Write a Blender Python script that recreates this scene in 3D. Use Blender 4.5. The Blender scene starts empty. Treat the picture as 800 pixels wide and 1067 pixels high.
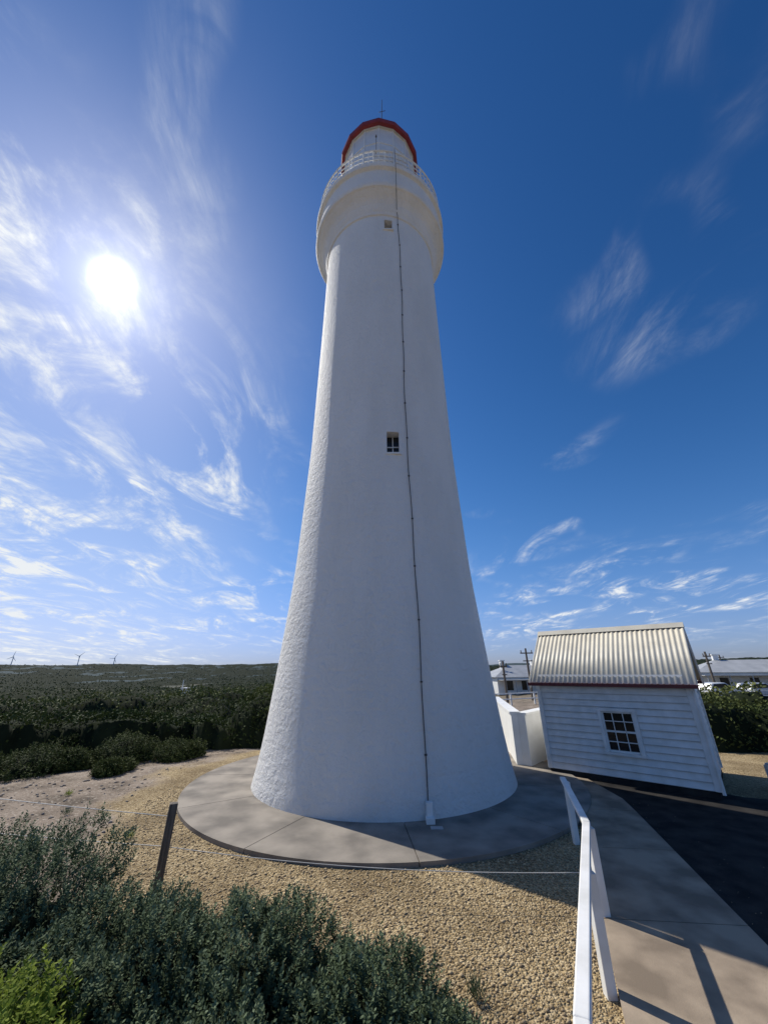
import bpy, bmesh, math, random
import numpy as np
from mathutils import Vector, Matrix
random.seed(7); rng=np.random.default_rng(11)
scene=bpy.context.scene
H=2.5
# ------------------------------------------------------------------ helpers
def link(o,parent=None):
    scene.collection.objects.link(o)
    if parent: o.parent=parent
    return o
def empty(name):
    e=bpy.data.objects.new(name,None); scene.collection.objects.link(e); return e
def mesh_obj(name,verts,faces,mats,parent=None,smooth=False,midx=None):
    m=bpy.data.meshes.new(name); m.from_pydata([tuple(v) for v in verts],[],[tuple(f) for f in faces]); 
    for mt in (mats if isinstance(mats,(list,tuple)) else [mats]): m.materials.append(mt)
    if midx is not None: m.polygons.foreach_set("material_index",midx)
    if smooth: m.polygons.foreach_set("use_smooth",[True]*len(m.polygons))
    m.update()
    return link(bpy.data.objects.new(name,m),parent)
def bm_obj(name,bm,mat,parent=None,smooth=False):
    bmesh.ops.recalc_face_normals(bm,faces=bm.faces)
    m=bpy.data.meshes.new(name); bm.to_mesh(m); bm.free()
    for mt in (mat if isinstance(mat,(list,tuple)) else [mat]): m.materials.append(mt)
    if smooth: m.polygons.foreach_set("use_smooth",[True]*len(m.polygons))
    return link(bpy.data.objects.new(name,m),parent)
def add_box(bm,c,s,M=None):
    r=bmesh.ops.create_cube(bm,size=1.0)
    T=Matrix.Translation(c)@Matrix.Diagonal((s[0],s[1],s[2],1))
    if M is not None: T=M@T
    bmesh.ops.transform(bm,matrix=T,verts=r['verts']); return r['verts']
def add_rod(bm,a,b,r0,r1=None,seg=8):
    a=Vector(a);b=Vector(b); r1=r0 if r1 is None else r1
    d=b-a; L=d.length
    r=bmesh.ops.create_cone(bm,cap_ends=True,segments=seg,radius1=r0,radius2=r1,depth=L)
    q=Vector((0,0,1)).rotation_difference(d.normalized()).to_matrix().to_4x4()
    bmesh.ops.transform(bm,matrix=Matrix.Translation((a+b)/2)@q,verts=r['verts'])
def add_beam(bm,a,b,w,h):
    a=Vector(a);b=Vector(b);d=b-a;L=d.length
    x=d.normalized(); up=Vector((0,0,1)); y=up.cross(x)
    if y.length<1e-3: y=Vector((0,1,0))
    y.normalize(); z=x.cross(y)
    M=Matrix((x,y,z)).transposed().to_4x4(); M.translation=(a+b)/2
    return add_box(bm,(0,0,0),(L,w,h),M)
def revolve(name,prof,seg,mat,center,parent=None,smooth=True,a0=0):
    v=[];f=[];n=len(prof)
    for i in range(seg):
        a=a0+2*math.pi*i/seg
        for r,z in prof: v.append((center[0]+r*math.cos(a),center[1]+r*math.sin(a),z))
    for i in range(seg):
        j=(i+1)%seg
        for k in range(n-1): f.append((i*n+k,j*n+k,j*n+k+1,i*n+k+1))
    return mesh_obj(name,v,f,mat,parent,smooth)
def bevel(o,w,seg=2):
    m=o.modifiers.new("bevel",'BEVEL'); m.width=w; m.segments=seg; m.limit_method='ANGLE'

# ------------------------------------------------------------------ materials
def mat(name,col,rough=0.7,col2=None,scale=5,detail=6,bump=0,bscale=None,bdist=0.02,metal=0,spec=0.4,ramp=(0.35,0.65),stretch=None):
    m=bpy.data.materials.new(name); m.use_nodes=True; nt=m.node_tree; N=nt.nodes; L=nt.links
    b=N["Principled BSDF"]; b.inputs["Roughness"].default_value=rough; b.inputs["Metallic"].default_value=metal
    b.inputs["Specular IOR Level"].default_value=spec
    tc=N.new("ShaderNodeTexCoord"); src=tc.outputs["Object"]
    if stretch:
        mp=N.new("ShaderNodeMapping"); mp.inputs["Scale"].default_value=stretch; L.new(src,mp.inputs[0]); src=mp.outputs[0]
    if col2 is None: col2=tuple(c*0.85 for c in col)
    nz=N.new("ShaderNodeTexNoise"); nz.inputs["Scale"].default_value=scale; nz.inputs["Detail"].default_value=detail; L.new(src,nz.inputs["Vector"])
    r=N.new("ShaderNodeValToRGB"); r.color_ramp.elements[0].position=ramp[0]; r.color_ramp.elements[1].position=ramp[1]
    r.color_ramp.elements[0].color=(*col2,1); r.color_ramp.elements[1].color=(*col,1)
    L.new(nz.outputs[0],r.inputs[0]); L.new(r.outputs[0],b.inputs["Base Color"])
    if bump:
        n2=N.new("ShaderNodeTexNoise"); n2.inputs["Scale"].default_value=bscale or scale*4; n2.inputs["Detail"].default_value=5; L.new(src,n2.inputs["Vector"])
        bp=N.new("ShaderNodeBump"); bp.inputs["Strength"].default_value=bump; bp.inputs["Distance"].default_value=bdist
        L.new(n2.outputs[0],bp.inputs["Height"]); L.new(bp.outputs[0],b.inputs["Normal"])
    return m
M_white=mat("white_paint",(0.82,0.82,0.80),0.5,(0.74,0.74,0.71),3,bump=0.15,bscale=30,bdist=0.004)
M_wood_white=mat("white_timber_paint",(0.83,0.82,0.79),0.5,(0.70,0.69,0.65),4,bump=0.25,bscale=25,bdist=0.004)
M_red=mat("red_paint",(0.27,0.028,0.03),0.5,(0.19,0.022,0.022),4)
M_darkred=mat("dark_red_gutter",(0.16,0.03,0.03),0.45,(0.12,0.025,0.025),4)
M_concrete=mat("concrete",(0.34,0.30,0.25),0.9,(0.19,0.17,0.145),1.6,11,bump=0.4,bscale=60,bdist=0.004,spec=.15,ramp=(.36,.64))
M_concrete2=mat("path_concrete",(0.39,0.31,0.225),0.9,(0.21,0.165,0.12),1.9,11,bump=0.5,bscale=80,bdist=0.004,spec=.2,ramp=(.38,.62))
M_asphalt=mat("asphalt",(0.05,0.046,0.042),0.95,(0.022,0.021,0.021),3,9,bump=0.9,bscale=90,bdist=0.012,spec=.08)
M_roof=mat("cream_corrugated_iron",(0.70,0.65,0.53),0.5,(0.60,0.555,0.45),2.5,5,metal=0.0)
M_greyroof=mat("grey_iron_roof",(0.40,0.41,0.42),0.5,(0.32,0.33,0.34),1)
M_post=mat("weathered_timber",(0.2,0.17,0.14),0.9,(0.09,0.075,0.06),6,8,bump=0.8,bscale=12,bdist=0.01,stretch=(6,6,0.5))
M_wire=mat("galvanised_wire",(0.5,0.5,0.48),0.6)
M_cable=mat("dark_cable",(0.09,0.085,0.08),0.6)
M_tyre=mat("tyre_rubber",(0.03,0.03,0.03),0.8)
M_lantern=mat("lantern_white",(0.78,0.8,0.8),0.25,(0.7,0.73,0.74),2,spec=0.6)
M_glass=bpy.data.materials.new("window_glass"); M_glass.use_nodes=True
g=M_glass.node_tree.nodes["Principled BSDF"]; g.inputs["Base Color"].default_value=(0.012,0.014,0.016,1); g.inputs["Roughness"].default_value=0.15; g.inputs["Specular IOR Level"].default_value=0.35
M_steel=mat("galvanised_steel",(0.5,0.5,0.5),0.45,metal=0.3)
M_stone=mat("limestone_pebble",(0.56,0.43,0.25),0.9,(0.27,0.20,0.12),18,4,ramp=(0.35,0.65))
M_rock=mat("rock",(0.33,0.29,0.25),0.9,(0.2,0.17,0.14),6,6,bump=0.5)

def tower_mat():
    m=bpy.data.materials.new("whitewashed_stone"); m.use_nodes=True; nt=m.node_tree;N=nt.nodes;L=nt.links
    b=N["Principled BSDF"]; b.inputs["Roughness"].default_value=0.75; b.inputs["Specular IOR Level"].default_value=0.25
    tc=N.new("ShaderNodeTexCoord")
    sx=N.new("ShaderNodeSeparateXYZ"); L.new(tc.outputs["Object"],sx.inputs[0])
    sy=N.new("ShaderNodeMath"); sy.operation='SUBTRACT'; L.new(sx.outputs[1],sy.inputs[0]); sy.inputs[1].default_value=11.13
    at=N.new("ShaderNodeMath"); at.operation='ARCTAN2'; L.new(sy.outputs[0],at.inputs[0]); L.new(sx.outputs[0],at.inputs[1])
    mu=N.new("ShaderNodeMath"); mu.operation='MULTIPLY'; mu.inputs[1].default_value=2.6; L.new(at.outputs[0],mu.inputs[0])
    cb=N.new("ShaderNodeCombineXYZ"); L.new(mu.outputs[0],cb.inputs[0]); L.new(sx.outputs[2],cb.inputs[1])
    nd=N.new("ShaderNodeTexNoise"); nd.inputs["Scale"].default_value=2.0; L.new(tc.outputs["Object"],nd.inputs["Vector"])
    av=N.new("ShaderNodeVectorMath"); av.operation='MULTIPLY_ADD'; L.new(nd.outputs["Color"],av.inputs[0]); av.inputs[1].default_value=(.12,.12,0); L.new(cb.outputs[0],av.inputs[2])
    br=N.new("ShaderNodeTexBrick"); br.inputs["Scale"].default_value=1.0; br.inputs["Brick Width"].default_value=0.8; br.inputs["Row Height"].default_value=0.36
    br.inputs["Mortar Size"].default_value=0.05; br.inputs["Mortar Smooth"].default_value=1.0
    br.inputs["Color1"].default_value=(1,1,1,1);br.inputs["Color2"].default_value=(0.7,0.7,0.7,1);br.inputs["Mortar"].default_value=(0.45,0.45,0.45,1)
    L.new(av.outputs[0],br.inputs["Vector"])
    n1=N.new("ShaderNodeTexNoise"); n1.inputs["Scale"].default_value=7; n1.inputs["Detail"].default_value=8; n1.inputs["Roughness"].default_value=.68; L.new(tc.outputs["Object"],n1.inputs["Vector"])
    n2=N.new("ShaderNodeTexNoise"); n2.inputs["Scale"].default_value=1.1; n2.inputs["Detail"].default_value=8
    mp=N.new("ShaderNodeMapping"); mp.inputs["Scale"].default_value=(1,1,0.3); L.new(tc.outputs["Object"],mp.inputs[0]); L.new(mp.outputs[0],n2.inputs["Vector"])
    r=N.new("ShaderNodeValToRGB"); r.color_ramp.elements[0].position=0.3;r.color_ramp.elements[0].color=(0.83,0.815,0.775,1);r.color_ramp.elements[1].position=0.62;r.color_ramp.elements[1].color=(0.90,0.885,0.85,1)
    L.new(n2.outputs[0],r.inputs[0]); L.new(r.outputs[0],b.inputs["Base Color"])
    ma=N.new("ShaderNodeMath"); ma.operation='MULTIPLY_ADD'; L.new(br.outputs["Color"],ma.inputs[0]); ma.inputs[1].default_value=0.14; L.new(n1.outputs[0],ma.inputs[2])
    bp=N.new("ShaderNodeBump"); bp.inputs["Strength"].default_value=1.0; bp.inputs["Distance"].default_value=0.09
    L.new(ma.outputs[0],bp.inputs["Height"]); L.new(bp.outputs[0],b.inputs["Normal"])
    return m
M_tower=tower_mat()

def leaf_mat(name,dark,light,tip,trans=0.0,far=False):
    m=bpy.data.materials.new(name); m.use_nodes=True; nt=m.node_tree;N=nt.nodes;L=nt.links
    b=N["Principled BSDF"]; b.inputs["Roughness"].default_value=0.75; b.inputs["Specular IOR Level"].default_value=0.12
    ge=N.new("ShaderNodeNewGeometry"); r=N.new("ShaderNodeValToRGB")
    r.color_ramp.elements[0].color=(*dark,1); r.color_ramp.elements[1].color=(*light,1)
    L.new(ge.outputs["Random Per Island"],r.inputs[0])
    at=N.new("ShaderNodeAttribute"); at.attribute_name="tip"
    mx=N.new("ShaderNodeMixRGB"); mx.inputs[2].default_value=(*tip,1); L.new(at.outputs["Fac"],mx.inputs[0]); L.new(r.outputs[0],mx.inputs[1])
    out=mx.outputs[0]
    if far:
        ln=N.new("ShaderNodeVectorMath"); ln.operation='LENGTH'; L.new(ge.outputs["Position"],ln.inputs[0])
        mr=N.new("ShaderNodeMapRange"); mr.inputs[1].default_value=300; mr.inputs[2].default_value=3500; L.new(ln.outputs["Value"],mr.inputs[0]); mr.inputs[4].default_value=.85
        m2=N.new("ShaderNodeMixRGB"); m2.inputs[2].default_value=(.038,.062,.072,1); L.new(mr.outputs[0],m2.inputs[0]); L.new(out,m2.inputs[1]); out=m2.outputs[0]  # aerial haze painted into the leaf colour with distance
    L.new(out,b.inputs["Base Color"])
    if trans>0:
        tr=N.new("ShaderNodeBsdfTranslucent"); L.new(out,tr.inputs[0])
        ms=N.new("ShaderNodeMixShader"); ms.inputs[0].default_value=trans
        L.new(b.outputs[0],ms.inputs[1]); L.new(tr.outputs[0],ms.inputs[2]); L.new(ms.outputs[0],N["Material Output"].inputs[0])
    return m
M_leaf=leaf_mat("grey_green_leaves",(0.035,0.058,0.026),(0.088,0.125,0.060),(0.20,0.25,0.15),.12)
M_leafY=leaf_mat("yellow_green_leaves",(0.10,0.15,0.02),(0.20,0.26,0.035),(0.32,0.38,0.07),0.3)
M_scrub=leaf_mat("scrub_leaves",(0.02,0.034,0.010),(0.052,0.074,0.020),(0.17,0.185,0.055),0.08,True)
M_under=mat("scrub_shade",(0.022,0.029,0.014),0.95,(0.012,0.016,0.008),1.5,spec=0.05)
M_twig=mat("twigs",(0.10,0.075,0.055),0.9,(0.05,0.04,0.03),8)

# ------------------------------------------------------------------ numpy noise
def hsh(ix,iy,k=0.0):
    s=np.sin(ix*127.1+iy*311.7+k*74.7)*43758.5453
    return s-np.floor(s)
def vnoise(x,y,k=0):
    ix=np.floor(x);iy=np.floor(y);fx=x-ix;fy=y-iy;fx=fx*fx*(3-2*fx);fy=fy*fy*(3-2*fy)
    return (hsh(ix,iy,k)*(1-fx)+hsh(ix+1,iy,k)*fx)*(1-fy)+(hsh(ix,iy+1,k)*(1-fx)+hsh(ix+1,iy+1,k)*fx)*fy
def fbm(x,y,k=0,o=4):
    s=0;a=0.5;t=0
    for i in range(o): s=s+a*vnoise(x,y,k+i*3.1);t+=a;a*=0.5;x=x*2.03;y=y*2.03
    return s/t
def worley(x,y,k=0):
    ix=np.floor(x);iy=np.floor(y);best=np.full(x.shape,9.0);val=np.zeros(x.shape)
    for dx in(-1,0,1):
        for dy in(-1,0,1):
            cx=ix+dx;cy=iy+dy
            px=cx+hsh(cx,cy,k);py=cy+hsh(cx,cy,k+5)
            d=np.hypot(px-x,py-y); w=d<best
            best=np.where(w,d,best); val=np.where(w,hsh(cx,cy,k+9),val)
    return best,val
def sstep(a,b,x):
    t=np.clip((x-a)/(b-a),0,1); return t*t*(3-2*t)
def ground_h(x,y):
    x=np.asarray(x,float);y=np.asarray(y,float)
    r=np.hypot(x,y-4); az=np.degrees(np.arctan2(x,y-0.001))
    wl=1-sstep(-4,22,az); wl=np.where(y<0,np.where(x<0,1,0),wl)
    left=np.interp(r,[0,11,20,40,100,400,900,1500,2600,4200,9000],[0,0,-.4,-1.4,-4.2,-12,-17,-12,20,42,30])
    right=np.interp(r,[0,14,30,60,120,400,900,1500,2600,4200,9000],[0,0,-.5,-1,-2,-4,-3,2,12,26,20])
    z=left*wl+right*(1-wl)
    amp=np.interp(r,[0,12,60,200,500,2000,5000],[0,0,.5,2.5,7,26,65])
    z=z+amp*(fbm(az*.12+r*.0004,r/900+az*.01,2)-0.5)*2*np.where(r>60,1,0)*(y>0)
    z=z+np.interp(r,[0,12,60,120],[0,0,.5,.5])*(fbm(x/25,y/25,2)-0.5)*2
    z=z+np.interp(r,[0,10,14,30],[0,0,.08,.2])*(fbm(x*0.8,y*0.8,4)-.5)
    return z
def scrub_mask(x,y):
    r=np.hypot(x,y); az=np.degrees(np.arctan2(x,y)); n=fbm(x*0.3,y*0.3,8)-0.5
    ml=sstep(0,.5,r-(16.4+n*10+np.where(az<-34,(-34-az)*0.26,0)))*(az<12)
    mr=sstep(0,.6,r-(17.5+n*3))*sstep(0,1.2,32-r+n*10)*(az>37)*1.0
    mf=sstep(0,4,r-(92+n*30))*(az>=12)
    m=np.maximum(np.maximum(ml,mr),mf)
    g1=sstep(.40,.46,fbm(x*0.10,y*0.05,17))
    g2=np.where(r>90,sstep(.37,.44,fbm(x*.012,y*.005,31)),1)
    return m*np.where((az<12)&(r>21),np.where(r<90,g1,g2*np.where(r<300,g1,1)),1)
def bushcell(x,y):
    s=2.7; return worley((x+1.0*(fbm(x*.6,y*.6,40)-.5))/s,(y+1.0*(fbm(x*.6,y*.6,41)-.5))/s,1)
def canopy(x,y):
    r=np.hypot(x,y)
    d,v=bushcell(x,y); d2,v2=worley(x/.7,y/.7,3)
    dome=np.sqrt(np.clip(1-(d/0.80)**2,0,1))*(0.3+1.1*v)
    h=0.06+1.25*dome+0.28*np.sqrt(np.clip(1-(d2/.9)**2,0,1))+0.7*(fbm(x*.08,y*.08,6)-.5)
    az=np.degrees(np.arctan2(x,y))
    h=h*np.where(az>20,np.where(r<60,1.05,1.6),1.0)*np.interp(r,[0,100,1000],[1,1.2,2.6])
    return np.maximum(h,0.05)*scrub_mask(x,y)

# ------------------------------------------------------------------ ground
def ground_mat():
    m=bpy.data.materials.new("ground_soil_gravel"); m.use_nodes=True; nt=m.node_tree;N=nt.nodes;L=nt.links
    b=N["Principled BSDF"]; b.inputs["Roughness"].default_value=0.95; b.inputs["Specular IOR Level"].default_value=0.15
    tc=N.new("ShaderNodeTexCoord"); P=tc.outputs["Object"]
    def math_(op,a,bb=None,c=None,clamp=False):
        n=N.new("ShaderNodeMath"); n.operation=op; n.use_clamp=clamp
        for i,v in enumerate((a,bb,c)):
            if v is None: continue
            if isinstance(v,(int,float)): n.inputs[i].default_value=v
            else: L.new(v,n.inputs[i])
        return n.outputs[0]
    def noise(s,d=5):
        n=N.new("ShaderNodeTexNoise"); n.inputs["Scale"].default_value=s; n.inputs["Detail"].default_value=d; L.new(P,n.inputs["Vector"]); return n.outputs[0]
    def ramp(v,c0,c1,p0,p1,cm=None):
        r=N.new("ShaderNodeValToRGB"); e=r.color_ramp.elements; e[0].position=p0;e[0].color=(*c0,1);e[1].position=p1;e[1].color=(*c1,1); L.new(v,r.inputs[0]); 
        if cm: x=e.new((p0+p1)/2); x.color=(*cm,1)
        return r.outputs[0]
    def mix(f,a,c):
        n=N.new("ShaderNodeMixRGB"); L.new(f,n.inputs[0]); L.new(a,n.inputs[1]); L.new(c,n.inputs[2]); return n.outputs[0]
    sp=N.new("ShaderNodeSeparateXYZ"); L.new(P,sp.inputs[0]); X,Y=sp.outputs[0],sp.outputs[1]
    n1=noise(0.7,6)
    dx=math_('ADD',X,0.06); dy=math_('SUBTRACT',Y,11.13)
    d=math_('SQRT',math_('ADD',math_('MULTIPLY',dx,dx),math_('MULTIPLY',dy,dy)))
    nn=math_('MULTIPLY',math_('SUBTRACT',n1,0.5),2.2)
    m1=math_('MULTIPLY',math_('SUBTRACT',math_('ADD',nn,6.0),d),2.0,clamp=True)
    a=math_('MULTIPLY_ADD',Y,0.33,X)
    m2=math_('MULTIPLY',math_('ADD',math_('ADD',a,2.0),nn),2.0,clamp=True)
    m2=math_('MULTIPLY',m2,math_('MULTIPLY',math_('SUBTRACT',9.8,Y),2.0,clamp=True))
    m3=math_('MULTIPLY',math_('MULTIPLY',math_('SUBTRACT',X,4.0),2,clamp=True),math_('MULTIPLY',math_('SUBTRACT',17.0,Y),1.0,clamp=True))
    gm=math_('MAXIMUM',math_('MAXIMUM',m1,m2),m3)
    vo=N.new("ShaderNodeTexVoronoi"); vo.inputs["Scale"].default_value=46; L.new(P,vo.inputs["Vector"])
    vs=N.new("ShaderNodeSeparateColor"); L.new(vo.outputs["Color"],vs.inputs[0])
    grav=ramp(vs.outputs[0],(0.24,0.17,0.09),(0.66,0.53,0.33),0.0,1.0,(0.47,0.35,0.185))
    big=ramp(noise(0.9,8),(0.60,0.58,0.56),(1,1,1),0.35,0.62)
    mg=N.new("ShaderNodeMixRGB"); mg.blend_type='MULTIPLY'; mg.inputs[0].default_value=1; L.new(grav,mg.inputs[1]); L.new(big,mg.inputs[2]); grav=mg.outputs[0]
    dirt=ramp(noise(1.3,9),(0.12,0.095,0.07),(0.34,0.275,0.215),0.33,0.66,(0.235,0.185,0.14))
    dirt=mix(math_('MULTIPLY',math_('SUBTRACT',noise(14,4),0.56),8,clamp=True),dirt,ramp(noise(3),(0.42,0.36,0.29),(0.5,0.44,0.36),0,1))
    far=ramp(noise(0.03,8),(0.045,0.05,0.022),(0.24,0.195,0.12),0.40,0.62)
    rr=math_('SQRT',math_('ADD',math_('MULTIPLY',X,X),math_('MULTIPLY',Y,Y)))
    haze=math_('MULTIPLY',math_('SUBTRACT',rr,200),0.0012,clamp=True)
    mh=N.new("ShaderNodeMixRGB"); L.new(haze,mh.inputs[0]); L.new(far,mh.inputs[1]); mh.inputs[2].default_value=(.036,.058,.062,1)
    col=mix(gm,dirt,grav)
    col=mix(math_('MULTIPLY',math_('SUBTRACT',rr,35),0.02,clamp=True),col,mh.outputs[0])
    L.new(col,b.inputs["Base Color"])
    hgt=math_('ADD',math_('MULTIPLY',math_('SUBTRACT',1.0,vo.outputs["Distance"]),gm),math_('MULTIPLY',noise(20,6),1.6))
    bp=N.new("ShaderNodeBump"); bp.inputs["Strength"].default_value=0.95; bp.inputs["Distance"].default_value=0.03
    L.new(hgt,bp.inputs["Height"]); L.new(bp.outputs[0],b.inputs["Normal"])
    return m
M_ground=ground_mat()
NA=360; rr=np.concatenate([[0.4],np.geomspace(1.0,9000,190)])
az=np.linspace(0,2*np.pi,NA,endpoint=False)
R,A=np.meshgrid(rr,az); GX=R*np.sin(A); GY=R*np.cos(A)+0.0; GZ=ground_h(GX,GY)
verts=np.stack([GX,GY,GZ],-1).reshape(-1,3); nr=len(rr); faces=[]
for i in range(NA):
    j=(i+1)%NA
    for k in range(nr-1): faces.append((i*nr+k,i*nr+k+1,j*nr+k+1,j*nr+k))
faces=[tuple(reversed(f)) for f in faces]; faces.append(tuple(i*nr for i in range(NA)))
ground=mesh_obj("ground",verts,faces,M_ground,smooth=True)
gm_=ground.data; 
bmm=bmesh.new(); bmm.from_mesh(gm_); bmesh.ops.recalc_face_normals(bmm,faces=bmm.faces)
if sum(f.normal.z for f in bmm.faces)<0: bmesh.ops.reverse_faces(bmm,faces=bmm.faces)
bmm.to_mesh(gm_); bmm.free()

# ------------------------------------------------------------------ leaf card mesh builder
def leaf_mesh(name,P,D,Nn,Ln,Wd,tip,mats,parent=None,extra=None):
    n=len(P); D=D/np.linalg.norm(D,axis=1,keepdims=True)
    S=np.cross(D,Nn); S/= (np.linalg.norm(S,axis=1,keepdims=True)+1e-9)
    mid=P+D*(Ln*0.5)[:,None]
    V=np.stack([P,mid+S*(Wd*.5)[:,None],P+D*Ln[:,None],mid-S*(Wd*.5)[:,None]],1).reshape(-1,3)
    ev=np.zeros((0,3))
    m=bpy.data.meshes.new(name)
    nv=n*4; nf=n
    if extra is not None: ev,eq=extra; 
    else: eq=np.zeros((0,4),int)
    allv=np.concatenate([V,ev]).astype(np.float32)
    idx=np.concatenate([np.arange(nv).reshape(-1,4),np.asarray(eq)+nv]).astype(np.int32)
    m.vertices.add(len(allv)); m.vertices.foreach_set("co",allv.ravel())
    m.loops.add(idx.size); m.loops.foreach_set("vertex_index",idx.ravel())
    m.polygons.add(len(idx)); m.polygons.foreach_set("loop_start",np.arange(0,idx.size,4,dtype=np.int32))
    m.update(calc_edges=True)
    for mt in mats: m.materials.append(mt)
    mi=np.zeros(len(idx),np.int32); mi[nf:]=1; m.polygons.foreach_set("material_index",mi)
    a=m.attributes.new("tip",'FLOAT','POINT'); tv=np.zeros(len(allv),np.float32); tv[:nv]=np.repeat(tip,4); a.data.foreach_set("value",tv)
    m.update()
    return link(bpy.data.objects.new(name,m),parent)

# ------------------------------------------------------------------ scrub (left, right and far)
na=520; rs=np.geomspace(13,5000,280); aa=np.radians(np.linspace(-64,64,na))
R,A=np.meshgrid(rs,aa); X=R*np.sin(A);Y=R*np.cos(A)
C=canopy(X,Y); Z=ground_h(X,Y)+np.maximum(C-0.2*np.interp(R,[0,100,1000],[1,2,6]),-.3)-np.where(C<.05,.5,0)
sv=np.stack([X,Y,Z],-1).reshape(-1,3); n_=len(rs); ii,kk=np.meshgrid(np.arange(na-1),np.arange(n_-1),indexing='ij')
q=np.stack([ii*n_+kk,(ii+1)*n_+kk,(ii+1)*n_+kk+1,ii*n_+kk+1],-1).reshape(-1,4)
keep=(C.reshape(-1)[q].max(1)>0.06); q=q[keep]
n=270000
a=np.radians(rng.uniform(-64,64,n)); u=rng.random(n)
r1=1/((1/14)*(1-u)+(1/400)*u); r2=np.exp(rng.uniform(np.log(30),np.log(3500),n)); r=np.where(rng.random(n)<.8,r1,r2)
x=r*np.sin(a);y=r*np.cos(a); c=canopy(x,y); k=c>0.10; 
azd=np.degrees(a); k&=~((azd>-13)&(azd<12)); x,y,r,c=x[k],y[k],r[k],c[k]; n=len(x)
sz=0.085*(r/15)**0.8
z=ground_h(x,y)+c*np.where(rng.random(n)<.35,rng.uniform(.15,1,n),1.0)+rng.normal(0,.55,n)*sz-.3*sz
D=rng.normal(0,1,(n,3)); D[:,2]=np.abs(D[:,2])*.6+.2; Nn=rng.normal(0,1,(n,3))
w1=bushcell(x,y)
L1=fbm(x/(r*.25+8),y/(r*.12+8),12)
tipv=np.clip((L1-.44)*2.8,0,.7)*rng.uniform(.3,1,n)+np.clip(1-w1[0]*1.5,0,1)*.95*sstep(.3,.7,w1[1])*rng.uniform(.3,1,n)  # random patch tone, plus sunlit bush tops put into the leaf colour
tipv=np.clip(tipv,0,1)*np.interp(r,[0,60,400,2000],[1,.9,.45,.15])
scr=leaf_mesh("coastal_scrub",np.stack([x,y,z],1),D,Nn,sz*rng.uniform(.8,1.6,n),sz*rng.uniform(.5,.9,n),tipv,[M_scrub,M_under],extra=(sv,q))

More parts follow.
